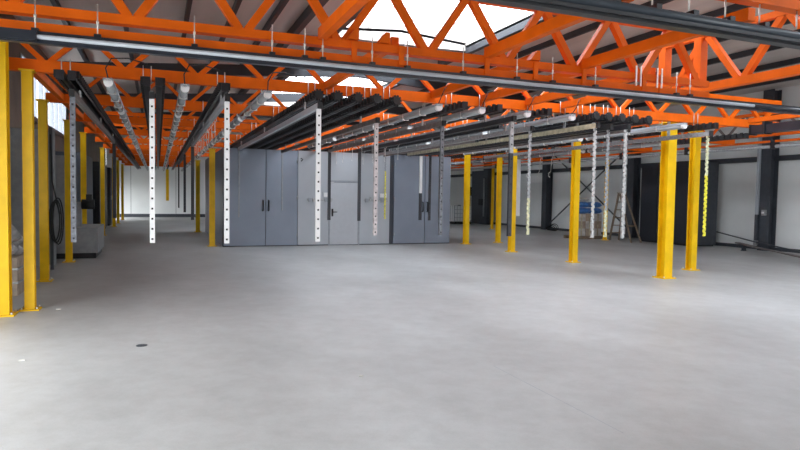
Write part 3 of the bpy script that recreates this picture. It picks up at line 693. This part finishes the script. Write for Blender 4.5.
# step ladder
ld = thing('step_ladder', 'worn wooden step ladder beside the dark oven block', 'ladder', (17.7, 19.7, 0))
az, ay = 1.95, 19.75
for x0, x1 in ((17.5, 17.42), (18.0, 17.68)):
    MB().bar((x0, 20.35, 0), (x1, ay+0.03, az), 0.035, 0.09, (0, 1, 0)).build('front_stile', M['wood'], ld)
    MB().bar((x0-0.12, 18.95, 0), (x1, ay-0.04, az-0.02), 0.035, 0.07, (0, 1, 0)).build('rear_leg', M['wood'], ld)
for k in range(1, 6):
    z = k*0.32; u = z/az
    MB().box(17.5-0.08*u, 18.0-0.32*u, 20.30-0.6*u, 20.40-0.6*u, z-0.02, z+0.015).build('step', M['wood'], ld)
MB().box(17.38, 17.72, ay-0.1, ay+0.1, az, az+0.03).build('top_plate', M['wood'], ld)
MB().box(17.41, 17.82, 19.18, 19.21, 0.62, 0.68).build('brace', M['wood'], ld)
# pallet with cartons and blue sacks
pal = thing('pallet', 'wooden pallet under cartons and blue sacks', 'pallet', (17.0, 21.3, 0))
for k in range(5): MB().box(16.35+k*0.28, 16.57+k*0.28, 21.0, 21.9, 0.11, 0.135).build('slat', M['wood'], pal)
for y in (21.0, 21.4, 21.8): MB().box(16.35, 17.69, y, y+0.1, 0, 0.11).build('bearer', M['wood'], pal)
for r, z in enumerate((0.137, 0.448, 0.759)):
    for c in range(3):
        x = 16.42+c*0.42
        t = thing('carton', '%s carton, %s layer under the blue sacks, %s' % (('white', 'brown')[(c+r) % 2], ('bottom', 'middle', 'top')[r], ('toward the booth', 'centre of the layer', 'toward the ladder')[c]), 'carton', (x+0.2, 21.25, z), 'cartons on the pallet')
        MB().box(x, x+0.40, 21.05, 21.55, z, z+0.31).build('box', M[('carton', 'kraft')[(c+r) % 2]], t)
        MB().box(x+0.17, x+0.23, 21.045, 21.05, z, z+0.31).build('tape', M['beige'], t)
def sack(x, y, z, sx, sy_, sz, label, m='blue'):
    me = bpy.data.meshes.new('sack'); b = MB(); nx, ny = 10, 8
    for sgn in (1, -1):
        n = len(b.v)
        for i in range(nx+1):
            for j in range(ny+1):
                u, v = i/nx*2-1, j/ny*2-1
                h = (max(0, (1-u**4)*(1-v**4)))**0.5
                b.v.append((x+u*sx/2, y+v*sy_/2, z+sz/2+sgn*h*sz/2*(1+0.05*math.sin(7*u+3*v))))
        for i in range(nx):
            for j in range(ny):
                q = [n+i*(ny+1)+j, n+(i+1)*(ny+1)+j, n+(i+1)*(ny+1)+j+1, n+i*(ny+1)+j+1]
                b.f.append(q if sgn > 0 else q[::-1]); b.sm.append(len(b.f)-1)
    tag(b.build('blue_sack', M[m]), label, 'sack', 'sacks on the cartons')
sack(16.74, 21.3, 1.08, 0.64, 0.5, 0.24, 'blue sack lying right on the cartons, toward the booth')
sack(17.4, 21.3, 1.08, 0.62, 0.5, 0.24, 'blue sack lying right on the cartons, toward the ladder')
sack(16.76, 21.3, 1.335, 0.62, 0.5, 0.24, 'blue sack on top of another, toward the booth')
sack(17.39, 21.3, 1.335, 0.58, 0.5, 0.24, 'blue sack on top of another, toward the ladder')
sack(16.8, 21.3, 1.595, 0.5, 0.4, 0.16, 'pale bag lying on top of the blue sacks', 'carton')
# tote tank
ib = thing('tote_tank', 'white plastic tote tank in a steel grid cage on a black pallet', 'tank', (17.8, 34.6, 0))
MB().box(17.25, 18.35, 34.15, 35.1, 0.16, 1.13).build('tank', M['tank'], ib)
MB().box(17.2, 18.4, 34.1, 35.15, 0, 0.06).box(17.2, 17.35, 34.1, 35.15, 0.06, 0.15).box(18.25, 18.4, 34.1, 35.15, 0.06, 0.15).box(17.72, 17.88, 34.1, 35.15, 0.06, 0.15).build('pallet_base', M['rubber'], ib)
for k in range(7): MB().box(17.2+k*0.197, 17.218+k*0.197, 34.08, 34.1, 0.12, 1.17).build('cage_bar', M['grey'], ib)
for k in range(5): MB().box(17.2, 18.4, 34.06, 34.08, 0.16+k*0.248, 0.182+k*0.248).build('cage_bar', M['grey'], ib)
for k in range(5): MB().box(17.18, 17.2, 34.1+k*0.25, 34.118+k*0.25, 0.12, 1.17).build('cage_bar', M['grey'], ib)
MB().tube([(17.8, 34.6, 1.13), (17.8, 34.6, 1.2)], 0.1, 14).build('filler_cap', M['rubber'], ib)
# dark gate gap and fittings on the side wall
gd = thing('dark_gate', 'dark open steel gate leaf at the side wall behind the inner posts', 'gate', (19.3, 34.5, 0))
MB().box(19.2, 19.26, 33.6, 35.6, 0.0, 3.4).build('leaf', M['steel'], gd)
MB().box(19.2, 19.4, 33.3, 33.55, 0, 3.5).build('gate_post', M['black'], gd)
MB().tube([(19.15, 33.9, 0.5), (19.15, 33.9, 2.9)], 0.05, 10).build('hose_pipe', M['galv'], gd)
MB().box(19.05, 19.2, 33.9, 34.4, 1.2, 1.6).build('valve_box', M['rubber'], gd)
fx = thing('fire_extinguisher', 'small dark red extinguisher with black horn on the pale side wall', 'extinguisher', (19.85, 37.2, 1.0))
MB().tube([(19.86, 37.2, 1.05), (19.86, 37.2, 1.5), (19.86, 37.2, 1.58)], 0.10, 12).build('cylinder', M['red'], fx)
MB().box(19.80, 19.92, 37.14, 37.26, 1.58, 1.7).build('valve', M['rubber'], fx)
MB().box(19.88, 19.95, 37.0, 37.4, 1.8, 2.4).build('sign_board', M['rubber'], fx)
cc = thing('cable_coil', 'coiled black cable lying at the foot of the cross braced wall', 'cable', (19.3, 27.0, 0))
b = MB()
for k in range(4):
    pts = [(19.2+0.05*k, 26.5+0.32*math.cos(a*math.pi/8)+0.2*k, 0.20+(0.18-0.03*k)*math.sin(a*math.pi/8)-0.03*k) for a in range(17)]
    b.tube(pts, 0.02, 6, False)
b.build('coil', M['rubber'], cc)
for k, y in enumerate((18.2, 18.9, 19.6)):
    o = inst('wire_hook', HK, None, (13.0, y, 3.16), 0.4); o.scale = (1.8, 1.8, 2.2)
    tag(o, 'large pale hook hanging from the outer rail before the dark wall column', 'hook', 'large hooks on the outer rail')

# ------------------------------------------------------------------ left side things
pl = thing('machine_plinth', 'low grey machine plinth with a black base behind the side posts', 'machine', (-2.1, 17.6, 0))
MB().box(-2.95, -1.42, 17.2, 19.2, 0.14, 0.78).build('body', M['machine'], pl)
MB().box(-2.9, -1.47, 17.25, 19.15, 0, 0.14).build('base', M['black'], pl)
MB().box(-2.6, -2.2, 17.6, 18.6, 0.78, 2.6).build('upright', M['machine'], pl)
MB().box(-2.9, -1.5, 17.185, 17.2, 0.2, 0.72).build('front_cover', M['machine'], pl)
mo = thing('motor_box', 'black motor box with a grey bracket above the machine plinth', 'motor', (-1.75, 18.2, 1.3))
MB().tube([(-1.85, 17.9, 1.36), (-1.55, 17.9, 1.36)], 0.13, 12).build('motor', M['rubber'], mo)
MB().box(-1.74, -1.60, 17.8, 18.0, 1.45, 1.62).build('terminal_box', M['black'], mo)
MB().box(-2.2, -1.85, 17.82, 17.98, 0.78, 1.42).build('bracket', M['machine'], mo)
for i, (y0, y1, m, lab) in enumerate(((21.2, 24.6, 'boothdark', 'dark slate control cabinet behind the side posts, nearer the machine plinth'), (27.4, 31.4, 'black', 'black control cabinet behind the side posts, farther down the aisle'), (33.6, 35.2, 'steel', 'anthracite cabinet behind the last side posts'))):
    t = thing('control_cabinet', lab, 'cabinet', (-2.6, (y0+y1)/2, 0), 'control cabinets behind the side posts')
    MB().box(-3.0, -2.2, y0, y1, 0.08, 2.9).build('body', M[m], t)
    MB().box(-2.95, -2.24, y0+0.04, y1-0.04, 0, 0.08).build('plinth', M['rubber'], t)
    n = 3
    for k in range(n):
        a = y0+(y1-y0)*k/n; b2 = y0+(y1-y0)*(k+1)/n
        d = MB().box(-2.2, -2.18, a+0.01, b2-0.01, 0.12, 2.86).build('door', M[m], t)
        MB().box(-2.18, -2.15, a+0.08, a+0.11, 1.3, 1.5).build('handle', M['galv'], d)
    MB().box(-2.9, -2.3, y0-0.012, y0, 0.5, 2.6).build('end_panel', M[m], t)
lc = thing('cable_loop', 'looped black cable hanging behind the second side post', 'cable', (-2.3, 13.6, 0.8))
b = MB()
for k in range(3):
    pts = [(-2.05+0.10*math.cos(a*math.pi/10)+0.03*k, 14.80+0.03*k, 1.05+(0.42+0.04*k)*math.sin(a*math.pi/10)) for a in range(21)]
    b.tube(pts, 0.014, 6, False)
b.tube([(-1.95, 14.82, 1.2), (-2.10, 14.886, 1.9), (-2.12, 14.886, 2.9)], 0.014, 6)
b.build('cable', M['rubber'], lc)
cp = thing('steel_screen', 'grey steel screen the looped cable hangs on', 'screen', (-2.5, 14.9, 0))
MB().box(-2.95, -2.05, 14.95, 15.0, 0.1, 3.0).build('sheet', M['machine'], cp)
for x in (-2.9, -2.12): MB().box(x-0.03, x+0.03, 14.90, 14.95, 0, 3.05).build('upright', M['steel'], cp)
bx = thing('wrapped_bundle', 'brown bundle in plastic wrap behind the nearest side posts', 'bundle', (-2.55, 11.2, 0))
MB().box(-2.95, -2.1, 11.3, 12.3, 0.0, 0.62).build('crate', M['kraft'], bx)
b = MB()
for k in range(7):
    a0 = k/6
    pts = [(-2.9+0.75*s/6, 11.4+0.8*a0+0.05*math.sin(5*a0+s), 0.78+0.22*math.sin(s*1.1+k)*0.5+0.15*math.sin(k*1.7)) for s in range(7)]
    b.tube(pts, 0.11+0.03*math.sin(k*2.1), 8)
b.build('plastic_wrap', M['plastic'], bx)
for z in (0.2, 0.42): MB().box(-2.97, -2.08, 11.28, 12.32, z, z+0.03).build('strap', M['galv'], bx)
# floor litter
for x, y, s, lab in ((-1.27, 6.98, 0.03, 'tiny white chip on the open floor'), (1.77, 5.39, 0.02, 'tiny pale crumb in the middle of the floor'), (-1.33, 9.86, 0.03, 'tiny pale scrap beside the side post base')):
    b = MB().poly([(x-s, y-s*0.5, 0.001), (x+s, y-s*0.7, 0.001), (x+s*0.7, y+s*0.6, 0.001), (x-s*0.6, y+s*0.5, 0.001)], (0.004, 0, 0.01))
    tag(b.build('paper_scrap', M['dust']), lab, 'scrap', 'litter on the floor')
b = MB().tube([(-0.17, 7.27, 0.0), (-0.17, 7.27, 0.004)], 0.06, 14)
tag(b.build('floor_disc', M['steel']), 'small dark flat disc lying on the open floor', 'disc')
